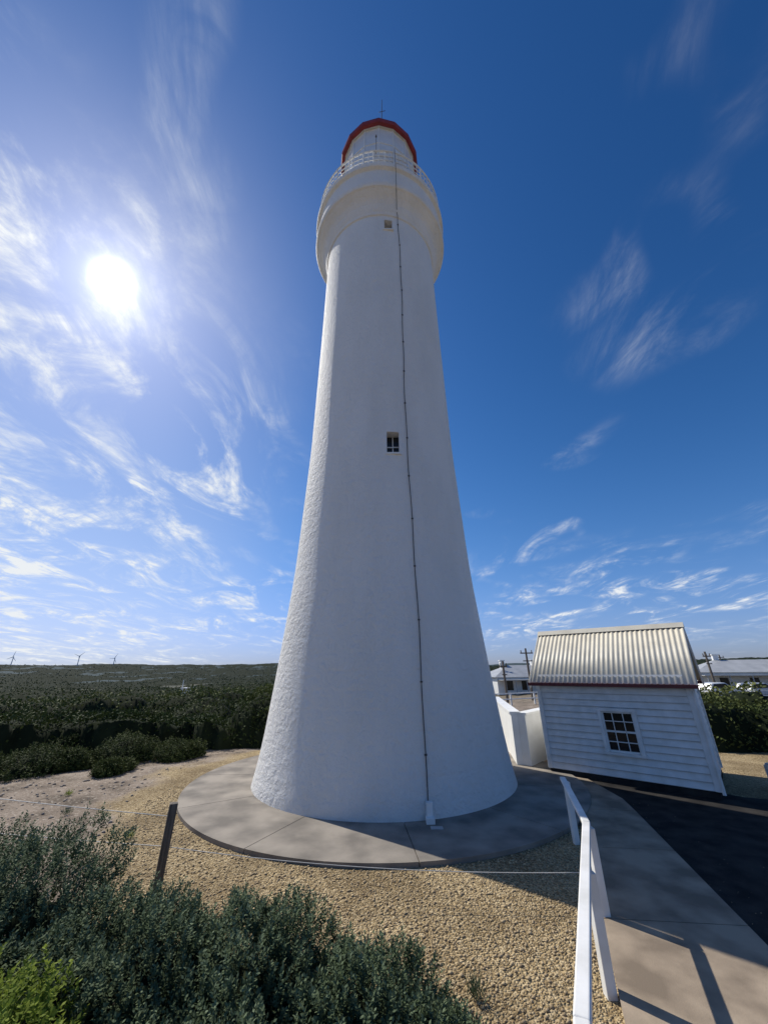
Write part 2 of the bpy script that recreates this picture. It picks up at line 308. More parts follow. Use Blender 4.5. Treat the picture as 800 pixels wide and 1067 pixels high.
# ------------------------------------------------------------------ shrubs built of leafy shoots on mounds
def shrub(name,mounds,nshoot,matl,leafL=(.024,.042),leafW=.0155,nl=19,shoot=(.09,.18),seed=1,tipamt=.9,up=.5):
    g=np.random.default_rng(seed)
    root=empty(name)
    ms=np.array(mounds,float)
    w=ms[:,2]**2; pick=g.choice(len(ms),nshoot,p=w/w.sum())
    th=g.uniform(0,2*np.pi,nshoot); cz=g.uniform(0.0,1,nshoot)
    sr=np.sqrt(1-cz**2)
    nrm=np.stack([sr*np.cos(th),sr*np.sin(th),cz],1)
    m=ms[pick]; qx=m[:,0]+nrm[:,0]*m[:,2]; qy=m[:,1]+nrm[:,1]*m[:,2]
    lump=1+0.32*(fbm(qx*3.6+nrm[:,2]*2,qy*3.6,seed)-.5)*2
    depth=np.where(g.random(nshoot)<.3,g.uniform(.76,.95,nshoot),1.0)*lump*g.uniform(.94,1.05,nshoot)
    gz=float(ground_h(ms[0,0],ms[0,1]))
    base=np.stack([m[:,0]+nrm[:,0]*m[:,2]*depth,m[:,1]+nrm[:,1]*m[:,2]*depth,m[:,3]*nrm[:,2]*depth],1)
    keep=np.ones(nshoot,bool)
    for mm in ms:
        dd=((base[:,0]-mm[0])/mm[2])**2+((base[:,1]-mm[1])/mm[2])**2+(base[:,2]/mm[3])**2
        keep&=dd>0.52
    base=base[keep];nrm=nrm[keep]; lump=lump[keep]; ns=len(base)
    base[:,2]+=gz
    sd=nrm*(1-up)+np.array([0,0,up])+g.normal(0,.25,(ns,3)); sd/=np.linalg.norm(sd,axis=1,keepdims=True)
    SL=g.uniform(*shoot,ns)*g.choice([.8,1,1.2],ns); base=base-sd*SL[:,None]*.55
    t=np.tile(np.linspace(.08,1,nl),(ns,1)); ang=np.tile(np.arange(nl)*2.4,(ns,1))+g.uniform(0,6.28,(ns,1))
    ref=np.where(np.abs(sd[:,2:3])>.9,np.array([[1.,0,0]]),np.array([[0,0,1.]]))
    e1=np.cross(sd,ref); e1/=np.linalg.norm(e1,axis=1,keepdims=True); e2=np.cross(sd,e1)
    P=base[:,None]+sd[:,None]*(t*SL[:,None])[...,None]
    spread=(1.0-0.4*t)[...,None]
    rad=e1[:,None]*np.cos(ang)[...,None]+e2[:,None]*np.sin(ang)[...,None]
    D=sd[:,None]*(1.1-spread*.8)+rad*spread+g.normal(0,.12,P.shape)
    P=P.reshape(-1,3);D=D.reshape(-1,3);Nn=np.cross(D,np.repeat(sd,nl,0))+g.normal(0,.2,D.shape)
    LL=g.uniform(*leafL,len(P))*(1.05-.3*t.ravel()); pershoot=np.repeat(np.clip(g.random(ns)*.6+(lump-1)*1.6+.15,0,1),nl)
    tip=np.clip((t.ravel()**2)*tipamt*(.15+.85*pershoot),0,1)
    leaf_mesh(name+"_leaves",P,D,np.cross(Nn,D),LL,np.full(len(P),leafW),tip,[matl],root)
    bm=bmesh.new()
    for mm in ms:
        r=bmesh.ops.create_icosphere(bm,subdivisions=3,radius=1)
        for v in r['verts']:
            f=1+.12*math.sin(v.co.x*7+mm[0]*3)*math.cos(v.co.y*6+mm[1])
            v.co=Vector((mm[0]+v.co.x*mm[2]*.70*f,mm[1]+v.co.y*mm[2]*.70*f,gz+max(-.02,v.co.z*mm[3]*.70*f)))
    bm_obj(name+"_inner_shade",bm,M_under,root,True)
    bm=bmesh.new()
    for mm in ms:
        for i in range(14):
            a_=random.uniform(0,6.28);rr_=random.uniform(.5,.95)
            add_rod(bm,(mm[0]+.1*math.cos(a_),mm[1]+.1*math.sin(a_),gz),(mm[0]+mm[2]*rr_*math.cos(a_),mm[1]+mm[2]*rr_*math.sin(a_),gz+mm[3]*math.sqrt(1-rr_**2)*.9),.012,.005,5)
    bm_obj(name+"_twigs",bm,M_twig,root)
    return root
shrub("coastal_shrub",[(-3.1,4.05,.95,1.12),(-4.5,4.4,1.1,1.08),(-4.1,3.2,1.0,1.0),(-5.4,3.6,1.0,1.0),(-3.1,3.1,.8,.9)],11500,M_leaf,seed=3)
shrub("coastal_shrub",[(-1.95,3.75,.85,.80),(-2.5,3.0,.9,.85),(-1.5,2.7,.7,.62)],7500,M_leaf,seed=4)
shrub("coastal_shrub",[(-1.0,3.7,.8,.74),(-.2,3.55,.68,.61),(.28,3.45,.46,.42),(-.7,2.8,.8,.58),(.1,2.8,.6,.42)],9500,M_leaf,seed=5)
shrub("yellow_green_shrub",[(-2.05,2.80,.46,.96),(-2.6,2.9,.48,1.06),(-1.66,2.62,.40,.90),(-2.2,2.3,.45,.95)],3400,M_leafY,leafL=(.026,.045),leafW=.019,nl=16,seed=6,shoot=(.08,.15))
for i,(sx_,sy_,sr_,sh_) in enumerate([(-9.8,12.2,.9,.62),(-9.0,12.6,.5,.4),(-8.2,13.4,.8,.7),(-10.8,11.6,.7,.5),(-6.6,13.6,.6,.5),(-12.6,14.6,1.1,.9),(-7.4,11.7,.35,.28),(-11.9,12.4,.5,.4),(-14.5,15.4,.9,.7),(-11.0,14.8,.8,.7),(-16.5,17.0,1.1,.9),(-13.2,16.8,.9,.8)]):
    shrub("low_shrub",[(sx_,sy_,sr_,sh_),(sx_+.5*sr_,sy_+.4,sr_*.7,sh_*.8)],900,M_scrub,leafL=(.05,.08),leafW=.03,nl=10,shoot=(.12,.24),seed=20+i,tipamt=.5)
def tuft(cx,cy,n,h,mt,seed):
    g=np.random.default_rng(seed)
    P=np.stack([cx+g.normal(0,.03,n),cy+g.normal(0,.03,n),np.zeros(n)],1); D=np.stack([g.normal(0,.45,n),g.normal(0,.45,n),np.ones(n)],1)
    leaf_mesh("grass_tuft",P,D,g.normal(0,1,(n,3)),h*g.uniform(.5,1,n),np.full(n,.008),g.random(n)*.6,[mt])
tuft(.72,4.35,60,.20,M_leaf,1); tuft(-4.2,7.6,40,.16,M_leafY,2); tuft(1.3,3.6,40,.12,M_leaf,3); tuft(-6.1,8.7,50,.18,M_leaf,4); tuft(-7.0,9.9,50,.15,M_leafY,5); tuft(-5.2,6.9,40,.14,M_leaf,6)

# ------------------------------------------------------------------ pebbles
def pebbles(name,n,xr,yr,s0,s1,mt,seed,ok):
    g=np.random.default_rng(seed); x=g.uniform(*xr,n);y=g.uniform(*yr,n); k=ok(x,y); x=x[k];y=y[k];n=len(x)
    s=s0+(s1-s0)*g.random(n)**3; o=np.array([[1,0,0],[0,1,0],[-1,0,0],[0,-1,0],[0,0,1],[0,0,-1.]])
    V=o[None]*np.stack([s*g.uniform(.7,1.3,n),s*g.uniform(.7,1.3,n),s*g.uniform(.45,.8,n)],1)[:,None]
    V=V*(1+g.uniform(-.25,.25,V.shape[:2]))[...,None]
    a=g.uniform(0,6.28,n); ca,sa=np.cos(a)[:,None],np.sin(a)[:,None]
    VX=V[...,0]*ca-V[...,1]*sa+x[:,None]; VY=V[...,0]*sa+V[...,1]*ca+y[:,None]; VZ=V[...,2]+ground_h(x,y)[:,None]+s[:,None]*.2
    V=np.stack([VX,VY,VZ],-1).reshape(-1,3)
    f=np.array([[0,1,4],[1,2,4],[2,3,4],[3,0,4],[1,0,5],[2,1,5],[3,2,5],[0,3,5]]); F=(f[None]+6*np.arange(n)[:,None,None]).reshape(-1,3)
    m=bpy.data.meshes.new(name); m.vertices.add(len(V)); m.vertices.foreach_set("co",V.astype(np.float32).ravel())
    m.loops.add(F.size); m.loops.foreach_set("vertex_index",F.astype(np.int32).ravel()); m.polygons.add(len(F)); m.polygons.foreach_set("loop_start",np.arange(0,F.size,3,dtype=np.int32))
    m.update(calc_edges=True); m.materials.append(mt); link(bpy.data.objects.new(name,m))
def on_path(x,y): return (x>1.7+(y-4.14)*.4)
def ok1(x,y): return (np.hypot(x+.06,y-11.13)>4.63)&(~on_path(x,y))&(x>-4.6+(9-y)*.3-.3)
pebbles("gravel",42000,(-5,4),(3.2,10.5),.005,.024,M_stone,1,ok1)
pebbles("stones",2200,(-14,-3.5),(5,17),.012,.05,M_rock,2,lambda x,y:(np.hypot(x+.06,y-11.13)>5.6))

# ------------------------------------------------------------------ concrete apron + path
TC=(-0.06,11.13)
bm=bmesh.new(); ns=11
for i in range(ns):
    a0=2*math.pi*i/ns+.25; a1=2*math.pi*(i+1)/ns+.25; st=14; g_=0.007
    ring=[]
    for s in range(st+1):
        t=a0+(a1-a0)*s/st; off=(g_ if s==0 else (-g_ if s==st else 0)); ring.append((4.62,t+off/4.62))
    for s in range(st,-1,-1):
        t=a0+(a1-a0)*s/st; off=(g_ if s==0 else (-g_ if s==st else 0)); ring.append((2.9,t+off/2.9))
    vt=[bm.verts.new((TC[0]+r*math.cos(t),TC[1]+r*math.sin(t),.062)) for r,t in ring]
    vb=[bm.verts.new((TC[0]+r*math.cos(t),TC[1]+r*math.sin(t),-.05)) for r,t in ring]
    n2=len(ring)
    for s in range(st): bm.faces.new((vt[s],vt[s+1],vt[n2-2-s],vt[n2-1-s]))
    for s in range(n2): bm.faces.new((vt[s],vb[s],vb[(s+1)%n2],vt[(s+1)%n2]))
bm_obj("concrete_apron",bm,M_concrete)
bm=bmesh.new()
def LX(y): return 1.80+(y-4.14)*.40
def RX(y): return 3.53+(y-4.75)*.272
def slab(bm,pts,zt,zb=-.05):
    vt=[bm.verts.new((x,y,zt)) for x,y in pts]; vb=[bm.verts.new((x,y,zb)) for x,y in pts]
    bm.faces.new(vt); n=len(pts)
    for i in range(n): bm.faces.new((vt[i],vb[i],vb[(i+1)%n],vt[(i+1)%n]))
ys=[-1.5,.2,1.9,3.6,5.3,7.0,8.6]
for y0,y1 in zip(ys[:-1],ys[1:]):
    slab(bm,[(LX(y0+.006),y0+.006),(RX(y0+.006),y0+.006-.15),(RX(y1-.006),y1-.006-.15),(LX(y1-.006),y1-.006)],.045)
slab(bm,[(LX(8.61),8.61),(RX(8.61),8.46),(4.75,9.15),(4.78,10.6),(4.15,11.15),(3.2,10.6)],.045)
slab(bm,[(3.3,10.62),(4.12,11.2),(5.4,12.95),(5.2,13.2),(3.62,11.75),(3.3,11.4)],.045)
bm_obj("concrete_path",bm,M_concrete2)
yard=[(RX(-1.5)+.0,-1.7),(14,-1.7),(12.5,5.0),(9.6,8.3),(7.3,9.3),(6.0,11.0),(5.0,11.0),(4.7,10.9),(4.75,9.1),(RX(8.4),8.4),(RX(5),4.95)]
bm=bmesh.new(); vs=[bm.verts.new((x,y,.008)) for x,y in yard]; bm.faces.new(vs); bm_obj("asphalt_yard",bm,M_asphalt)
def ok2(x,y): return (x>RX(y)+.02+.15*fbm(x*2,y*2,50))&(x<RX(y)+.15+2.2*fbm(x*.8,y*.8,51)**2)
pebbles("loose_gravel",4000,(3,7),(3,9),.004,.014,M_stone,7,ok2)

# ------------------------------------------------------------------ LIGHTHOUSE
LH=empty("lighthouse")
hz=np.array([0,.25,.8,2.5,5,9.2,14.5,18.9]); hr=np.array([3.19,3.12,3.03,2.84,2.6,2.41,2.34,2.31])
zz=np.linspace(0,18.9,60); rz=np.interp(zz,hz,hr)
for _ in range(3): rz[1:-1]=(rz[:-2]+rz[1:-1]*2+rz[2:])/4
prof=[(0.001,-.3),(3.2,-.3)]+[(float(r),float(z)) for r,z in zip(rz,zz)]
prof+=[(2.36,18.92),(2.38,18.98),(2.38,19.06),(2.41,19.1),(2.45,19.3),(2.53,19.5),(2.66,19.68),(2.78,19.76),(2.8,19.8),(2.87,19.84),(2.91,19.92),(2.91,20.05),(2.86,20.12),(2.82,20.16),(2.82,21.0),(2.86,21.03),(2.94,21.06),(2.96,21.12),(2.96,21.25),(2.92,21.28),(0.001,21.28)]
tower=revolve("tower_shaft",prof,144,M_tower,TC,LH,True)
bm=bmesh.new(); bm.from_mesh(tower.data); bmesh.ops.remove_doubles(bm,verts=bm.verts,dist=.002); bmesh.ops.recalc_face_normals(bm,faces=bm.faces); bm.to_mesh(tower.data); bm.free()
def cutter(c,s):
    bm=bmesh.new(); add_box(bm,c,s); return bm_obj("cut",bm,M_tower)
wins=[(.28,18.35,.30,.62),(.27,8.3,.34,.72)]
for wx,wz,ww,wh in wins:
    rad=float(np.interp(wz,hz,hr)); yf=TC[1]-math.sqrt(rad**2-(wx-TC[0])**2)
    c=cutter((wx,yf,wz),(ww,.9,wh)); md=tower.modifiers.new("b",'BOOLEAN'); md.operation='DIFFERENCE'; md.object=c; md.solver='EXACT'
    bpy.context.view_layer.update(); dg=bpy.context.evaluated_depsgraph_get(); nm=bpy.data.meshes.new_from_object(tower.evaluated_get(dg)); tower.modifiers.clear(); tower.data=nm
    bpy.data.objects.remove(c)
    bm=bmesh.new(); yb=yf+.30
    add_box(bm,(wx,yb,wz),(ww-.004,.02,wh-.004)); bm_obj("window_glass",bm,M_glass,LH)
    bm=bmesh.new()
    add_box(bm,(wx,yb-.03,wz),(.025,.03,wh-.01)); add_box(bm,(wx,yb-.031,wz),(ww-.01,.03,.025))
    add_box(bm,(wx,yf+.02,wz-wh/2-.02),(ww+.1,.16,.05)); bm_obj("window_frame",bm,M_white,LH)
tower.data.polygons.foreach_set("use_smooth",[True]*len(tower.data.polygons))
es=tower.modifiers.new("es",'EDGE_SPLIT'); es.split_angle=math.radians(32)
bm=bmesh.new(); gr=2.84; nb=84
def pt(r,a,z): return (TC[0]+r*math.cos(a),TC[1]+r*math.sin(a),z)
for i in range(nb):
    a=2*math.pi*i/nb; b2=2*math.pi*(i+1)/nb
    for z,w in((22.38,.04),(22.0,.02),(21.7,.02),(21.42,.025)): add_rod(bm,pt(gr,a,z),pt(gr,b2,z),w,seg=6)
    if i%6==0: add_rod(bm,pt(gr,a,21.25),pt(gr,a,22.42),.04)
    else: add_rod(bm,pt(gr,a,21.42),pt(gr,a,22.38),.016,seg=5)
bm_obj("gallery_railing",bm,M_white,LH)
bm=bmesh.new()
for i in range(6):
    a=-math.pi/2+math.radians(-3+i*5.0)
    add_box(bm,(0,0,0),(.2,.02,.8),Matrix.Translation(pt(gr-.04,a,21.95))@Matrix.Rotation(a+math.pi/2,4,'Z'))
bm_obj("railing_panels",bm,M_white,LH)
revolve("lantern_murette",[(0.001,21.29),(1.9,21.29),(1.9,21.4),(1.84,21.45),(1.84,22.7),(1.9,22.74),(1.9,22.84),(1.8,22.86)],48,M_white,TC,LH)
revolve("lantern_glazing",[(1.80,22.86),(1.80,26.95)],16,M_lantern,TC,LH,False)
bm=bmesh.new()
for i in range(16):
    a=2*math.pi*i/16; b2=2*math.pi*(i+1)/16
    add_rod(bm,pt(1.81,a,22.86),pt(1.81,a,27.0),.03)
    for z in(24.2,25.6,26.9): add_rod(bm,pt(1.81,a,z),pt(1.81,b2,z),.02,seg=6)
bm_obj("lantern_astragals",bm,M_white,LH)
revolve("dome_soffit",[(1.72,26.99),(1.885,26.985)],16,M_white,TC,LH,False)
revolve("dome_gutter",[(1.885,26.985),(1.9,26.95),(2.04,26.96),(2.08,27.05),(2.08,27.2),(2.04,27.32),(1.9,27.34)],16,M_red,TC,LH,False)
dp=[(1.92,27.34)]+[(1.92*math.cos(t),27.34+1.35*math.sin(t)) for t in np.linspace(.05,1.45,12)]+[(.2,28.8),(.2,29.1),(.34,29.2),(.4,29.4),(.3,29.62),(.08,29.75),(.05,30.6),(.001,30.7)]
revolve("lantern_dome",dp,48,M_red,TC,LH)
bm=bmesh.new()
add_rod(bm,(.08,9.45,27.6),(.12,9.5,30.3),.022,.012); add_rod(bm,(-.05,9.47,28.9),(.28,9.47,29.05),.012)
add_rod(bm,(-.17,8.33,22.2),(-.17,8.33,23.6),.014); add_rod(bm,(-.17,8.33,23.6),(-.17,8.33,23.72),.04,.03)
bm_obj("antennas",bm,M_cable,LH)
bm=bmesh.new(); pts=[]
cx=.66
def wall_pt(z,x,off=.02):
    r=float(np.interp(z,zz,rz)) if z<18.9 else 2.4
    return (x,TC[1]-math.sqrt((r+off)**2-(x-TC[0])**2),z)
for z in np.linspace(.3,18.9,90): pts.append(wall_pt(z,cx+.03*math.sin(z*.5)+.01*math.sin(z*2.3)+.06*(1-z/19)))
pts+=[(cx-.03,TC[1]-2.3,19.2),(cx-.05,TC[1]-2.86,19.95),(cx-.05,TC[1]-2.92,21.1),(cx-.07,TC[1]-2.9,22.4)]
for p,q_ in zip(pts[:-1],pts[1:]): add_rod(bm,p,q_,.011,seg=6)
for z in np.arange(1,18.9,1.25):
    p=wall_pt(z,cx+.03*math.sin(z*.5)+.01*math.sin(z*2.3)+.06*(1-z/19),.01); add_box(bm,p,(.05,.04,.03))
bm_obj("lightning_conductor",bm,M_cable,LH)
bm=bmesh.new(); add_box(bm,(.74,TC[1]-3.14,.2),(.11,.12,.28)); add_box(bm,(.74,TC[1]-3.22,.10),(.15,.14,.09)); o=bm_obj("conductor_box",bm,M_white,LH); bevel(o,.008)
bm=bmesh.new(); add_box(bm,(.82,7.68,.068),(.2,.12,.01)); bm_obj("ground_plate",bm,M_steel,LH)

# ------------------------------------------------------------------ WEATHERBOARD HUT
HUT=empty("weatherboard_hut")
c0=Vector((4.21,11.3,0)); wd=Vector((2.53,-2.14,0)); WL=wd.length; wd.normalize(); bk=Vector((-wd.y,wd.x,0))
if bk.y<0: bk=-bk
WM=Matrix(((wd.x,bk.x,0,c0.x),(wd.y,bk.y,0,c0.y),(0,0,1,0),(0,0,0,1)))
DEP=2.6; EH=2.2; RH=3.44
def hut_part(name,bm,mt,smooth=False):
    o=bm_obj(name,bm,mt,HUT,smooth); o.matrix_world=WM; return o
wx0,wx1,wz0,wz1=1.44,2.12,.64,1.50
bm=bmesh.new()
add_box(bm,(WL/2,DEP/2,(EH+.12)/2-.0),(WL-.06,DEP-.06,EH-.12)); 
v=[bm.verts.new(p) for p in((.03,.03,EH-.02),(.03,DEP-.03,EH-.02),(.03,DEP/2,RH-.12),(WL-.03,.03,EH-.02),(WL-.03,DEP-.03,EH-.02),(WL-.03,DEP/2,RH-.12))]
bm.faces.new((v[0],v[1],v[2]));bm.faces.new((v[3],v[5],v[4]));bm.faces.new((v[0],v[2],v[5],v[3]));bm.faces.new((v[1],v[4],v[5],v[2]))
hut_part("wall_core",bm,M_wood_white)
bm=bmesh.new(); bh=.145
def board(x0,x1,z,yb,yt,h=None):
    h=h or bh
    pts=[(x0,yb,z),(x1,yb,z),(x1,yt,z+h),(x0,yt,z+h),(x0,yt+.004,z),(x1,yt+.004,z)]
    vv=[bm.verts.new(p) for p in pts]; bm.faces.new((vv[0],vv[1],vv[2],vv[3])); bm.faces.new((vv[0],vv[4],vv[5],vv[1]))
z=.14
while z<EH-.02:
    if z+bh>wz0-.03 and z<wz1+.03:
        board(.04,wx0-.05,z,-.024,.014); board(wx1+.05,WL-.04,z,-.024,.014)
        if z<wz0-.05: board(wx0-.05,wx1+.05,z,-.022,.0,wz0-.04-z)
        if z+bh>wz1+.07: board(wx0-.05,wx1+.05,wz1+.07,-.02,.012,z+bh-wz1-.07)
    else: board(.04,WL-.04,z,-.024,.014)
    z+=bh
z=.14
while z<RH-.15:
    ins=0 if z+bh<EH else (z+bh-EH)/(RH-EH)*DEP/2
    for ex,s in((0,-1),(WL,1)):
        pts=[(ex+s*.02,.04+ins,z),(ex+s*.02,DEP-.04-ins,z),(ex-s*.012,DEP-.04-ins,z+bh),(ex-s*.012,.04+ins,z+bh)]
        vv=[bm.verts.new(p) for p in pts]; bm.faces.new(vv)
    z+=bh
z=.14
while z<EH-.02:
    vv=[bm.verts.new(p) for p in((.04,DEP+.02,z),(WL-.04,DEP+.02,z),(WL-.04,DEP-.012,z+bh),(.04,DEP-.012,z+bh))]; bm.faces.new(vv); z+=bh
hut_part("weatherboards",bm,M_wood_white)
bm=bmesh.new(); z=.14  # thin grey strips that paint the shadow line under each board lap
while z<EH-.05:
    if not(z>wz0-.08 and z<wz1+.09): add_box(bm,(WL/2,-.0225,z-.004),(WL-.12,.004,.006))
    else:
        add_box(bm,((wx0-.06+.06)/2,-.0225,z-.004),(wx0-.12,.004,.006)); add_box(bm,((wx1+.06+WL-.06)/2,-.0225,z-.004),(WL-.12-wx1,.004,.006))
    z+=bh
hut_part("lap_shade_lines",bm,M_greyroof)
bm=bmesh.new()
for x in(0,WL):
    for y in(0,DEP): add_box(bm,(x,y,EH/2+.07),(.10,.10,EH-.13))
o=hut_part("corner_boards",bm,M_wood_white); bevel(o,.006)
bm=bmesh.new(); add_box(bm,(WL/2,DEP/2,.05),(WL+.02,DEP+.02,.14)); hut_part("footing_gap_shade",bm,M_asphalt)  # near-black base colour stands in for the shadow gap below the boards
bm=bmesh.new(); wc=(wx0+wx1)/2
for x in(wx0-.035,wx1+.035): add_box(bm,(x,-.03,(wz0+wz1)/2),(.07,.08,wz1-wz0+.0))
add_box(bm,(wc,-.032,wz1+.035),(wx1-wx0+.16,.085,.07)); add_box(bm,(wc,-.045,wz0-.025),(wx1-wx0+.20,.12,.05))
for i in(1,2): add_box(bm,(wx0+(wx1-wx0)*i/3,-.005,(wz0+wz1)/2),(.016,.03,wz1-wz0-.01))
for i,w in((1,.016),(2,.04),(3,.016)): add_box(bm,(wc,-.003,wz0+(wz1-wz0)*i/4),(wx1-wx0-.01,.034,w))
for x in(wx0+.02,wx1-.02): add_box(bm,(x,-.004,(wz0+wz1)/2),(.04,.03,wz1-wz0-.01))
for zq in(wz0+.02,wz1-.02): add_box(bm,(wc,-.002,zq),(wx1-wx0-.09,.03,.04))
hut_part("window_frame",bm,M_wood_white)
bm=bmesh.new(); add_box(bm,(wc,.018,(wz0+wz1)/2),(wx1-wx0,.008,wz1-wz0)); hut_part("window_panes",bm,M_glass)
ov=.20; ey=-.16; slope=(RH-EH)/(DEP/2); 
def roof_side(sign):
    v=[];f=[];nx=int((WL+2*ov)/.115*8)
    for i in range(nx+1):
        x=-ov+(WL+2*ov)*i/nx; dz=.014*math.cos(2*math.pi*i/8)
        for j in range(2):
            y=ey+(DEP/2-ey)*j; z_=EH+slope*y+.07+dz
            v.append((x,y if sign>0 else DEP-y,z_))
    for i in range(nx): f.append((i*2,(i+1)*2,(i+1)*2+1,i*2+1))
    o=mesh_obj("roof_sheet",v,f,M_roof,HUT,True); o.matrix_world=WM
    sm=o.modifiers.new("s",'SOLIDIFY'); sm.thickness=.006
roof_side(1);roof_side(-1)
bm=bmesh.new(); zr=RH+.075
for s in(1,-1):
    vv=[bm.verts.new(p) for p in((-ov-.01,DEP/2,zr+.035),(WL+ov+.01,DEP/2,zr+.035),(WL+ov+.01,DEP/2+s*.13,zr+.03-slope*.13),(-ov-.01,DEP/2+s*.13,zr+.03-slope*.13))]; bm.faces.new(vv)
hut_part("ridge_cap",bm,M_roof)
bm=bmesh.new()
for yy in(ey-.03,DEP-ey+.03): add_box(bm,(WL/2,yy,EH+slope*ey+.03),(WL+2*ov,.09,.075))
hut_part("gutter",bm,M_darkred)
bm=bmesh.new()
for xx in(-ov+.02,WL+ov-.02):
    for s in(0,1):
        a=Vector((xx,ey if s==0 else DEP-ey,EH+slope*ey-.02)); b_=Vector((xx,DEP/2,RH-.02)); add_beam(bm,a,b_,.03,.13)
hut_part("barge_boards",bm,M_wood_white)
bm=bmesh.new(); add_box(bm,(WL/2,ey/2-.0,EH-.16+.0),(WL+2*ov-.1,abs(ey),.015)); hut_part("soffit",bm,M_wood_white)
bm=bmesh.new(); add_rod(bm,(WL+.08,-.06,.1),(WL+.08,-.06,EH-.1),.032); hut_part("downpipe",bm,M_wood_white)

# ------------------------------------------------------------------ low white wall
bm=bmesh.new()
def wall_seg(a,b,h,t=.22):
    add_beam(bm,(a[0],a[1],h/2),(b[0],b[1],h/2),t,h); add_beam(bm,(a[0],a[1],h+.032),(b[0],b[1],h+.032),t+.08,.06)
wall_seg((3.66,11.95),(4.75,18.0),1.28); wall_seg((3.80,11.86),(5.6,13.9),1.26); wall_seg((5.7,13.85),(9.5,16.2),1.25)
bm_obj("masonry_wall",bm,M_white)

# ------------------------------------------------------------------ white handrail along path
RAIL=empty("handrail"); bm=bmesh.new(); rh=.83
P0=(2.86,7.25);P1=(2.30,5.35);P2=(.98,2.75);P3=(.1,.6)
for a,b_ in((P0,P1),(P1,P2),(P2,P3)): add_beam(bm,(a[0],a[1],rh),(b_[0],b_[1],rh),.085,.05)
o=bm_obj("top_rail",bm,M_wood_white,RAIL); bevel(o,.012,3)
bm=bmesh.new()
for x,y in((2.88,7.22),(2.31,5.36),(1.80,4.36),(.62,1.9)):
    add_box(bm,(x+.02,y,rh/2-.02),(.085,.085,rh-.03))
o=bm_obj("posts",bm,M_wood_white,RAIL); bevel(o,.008)

# ------------------------------------------------------------------ timber post and wire fence
F=empty("wire_fence")
bm=bmesh.new()
add_box(bm,(0,0,0),(.095,.095,1.3),Matrix.Translation((-2.76,5.83,.29))@Matrix.Rotation(math.radians(2),4,'Y')@Matrix.Rotation(.5,4,'Z'))
add_box(bm,(0,0,0),(.095,.095,1.6),Matrix.Translation((-9.5,6.6,.6))@Matrix.Rotation(.4,4,'Z'))
o=bm_obj("fence_posts",bm,M_post,F); bevel(o,.008)
bm=bmesh.new()
def wire(a,b,sag):
    n=14; pr=None
    for i in range(n+1):
        t=i/n; p=Vector(a).lerp(Vector(b),t); p.z-=sag*4*t*(1-t)
        if pr is not None: add_rod(bm,pr,p,.0045,seg=5)
        pr=p
wire((-2.76,5.83,.80),(-9.5,6.6,1.25),.04); wire((-2.76,5.83,.5),(-9.5,6.6,.8),.05)
wire((-2.76,5.83,.5),(2.31,5.6,.3),.08)
bm_obj("wires",bm,M_wire,F)

# ------------------------------------------------------------------ low ramp rail right of the hut
bm=bmesh.new()
add_beam(bm,(7.75,9.0,.62),(13,10.4,.62),.06,.06); add_beam(bm,(7.75,9.0,.34),(13,10.4,.34),.04,.05)
for t in(0,.28,.6,1): add_box(bm,(7.75+5.25*t,9+1.4*t,.31),(.07,.07,.62))
bm_obj("ramp_railing",bm,M_steel)

# ------------------------------------------------------------------ distant cottages
def cottage(x,y,L,D,eh,rh_,rot):
    e=empty("white_cottage"); zb=float(ground_h(x,y))-.1
    T=Matrix.Translation((x,y,zb))@Matrix.Rotation(rot,4,'Z')
    def part(n,bm,m): o=bm_obj(n,bm,m,e); o.matrix_world=T
    bm=bmesh.new(); add_box(bm,(0,0,eh/2),(L,D,eh)); part("walls",bm,M_white)
    bm=bmesh.new(); o_=.4; hp=D*.45
    v=[bm.verts.new(p) for p in((-L/2-o_,-D/2-o_,eh),(L/2+o_,-D/2-o_,eh),(L/2+o_,D/2+o_,eh),(-L/2-o_,D/2+o_,eh),(-L/2+hp,0,rh_),(L/2-hp,0,rh_))]
    for f in((0,1,5,4),(2,3,4,5),(1,2,5),(3,0,4),(3,2,1,0)): bm.faces.new([v[i] for i in f])
    part("hip_roof",bm,M_greyroof)
    bm=bmesh.new()
    for cx_ in(-L*.25,L*.25): add_box(bm,(cx_,.3,rh_+.0),(.6,.6,1.3)); add_box(bm,(cx_,.3,rh_+.68),(.75,.75,.12))
    part("chimneys",bm,M_white)
    bm=bmesh.new()
    for k in(-.32,-.1,.32): add_box(bm,(L*k,-D/2-.01,eh*.52),(.9,.06,1.2))
    add_box(bm,(L*.12,-D/2-.01,eh*.38),(.9,.06,2.0))
    part("windows",bm,M_glass)
    bm=bmesh.new()
    add_box(bm,(0,-D/2-1.1,eh-.35),(L,2.2,.08),None)
    for k in np.linspace(-.48,.48,7): add_box(bm,(L*k,-D/2-2.1,(eh-.35)/2),(.1,.1,eh-.35))
    part("verandah",bm,M_greyroof)
cottage(49,54,14,7,2.6,4.1,math.radians(-22)); cottage(20.5,62,10,7,2.3,3.9,math.radians(6)); cottage(43,72,10,6,2.4,3.9,math.radians(-10))
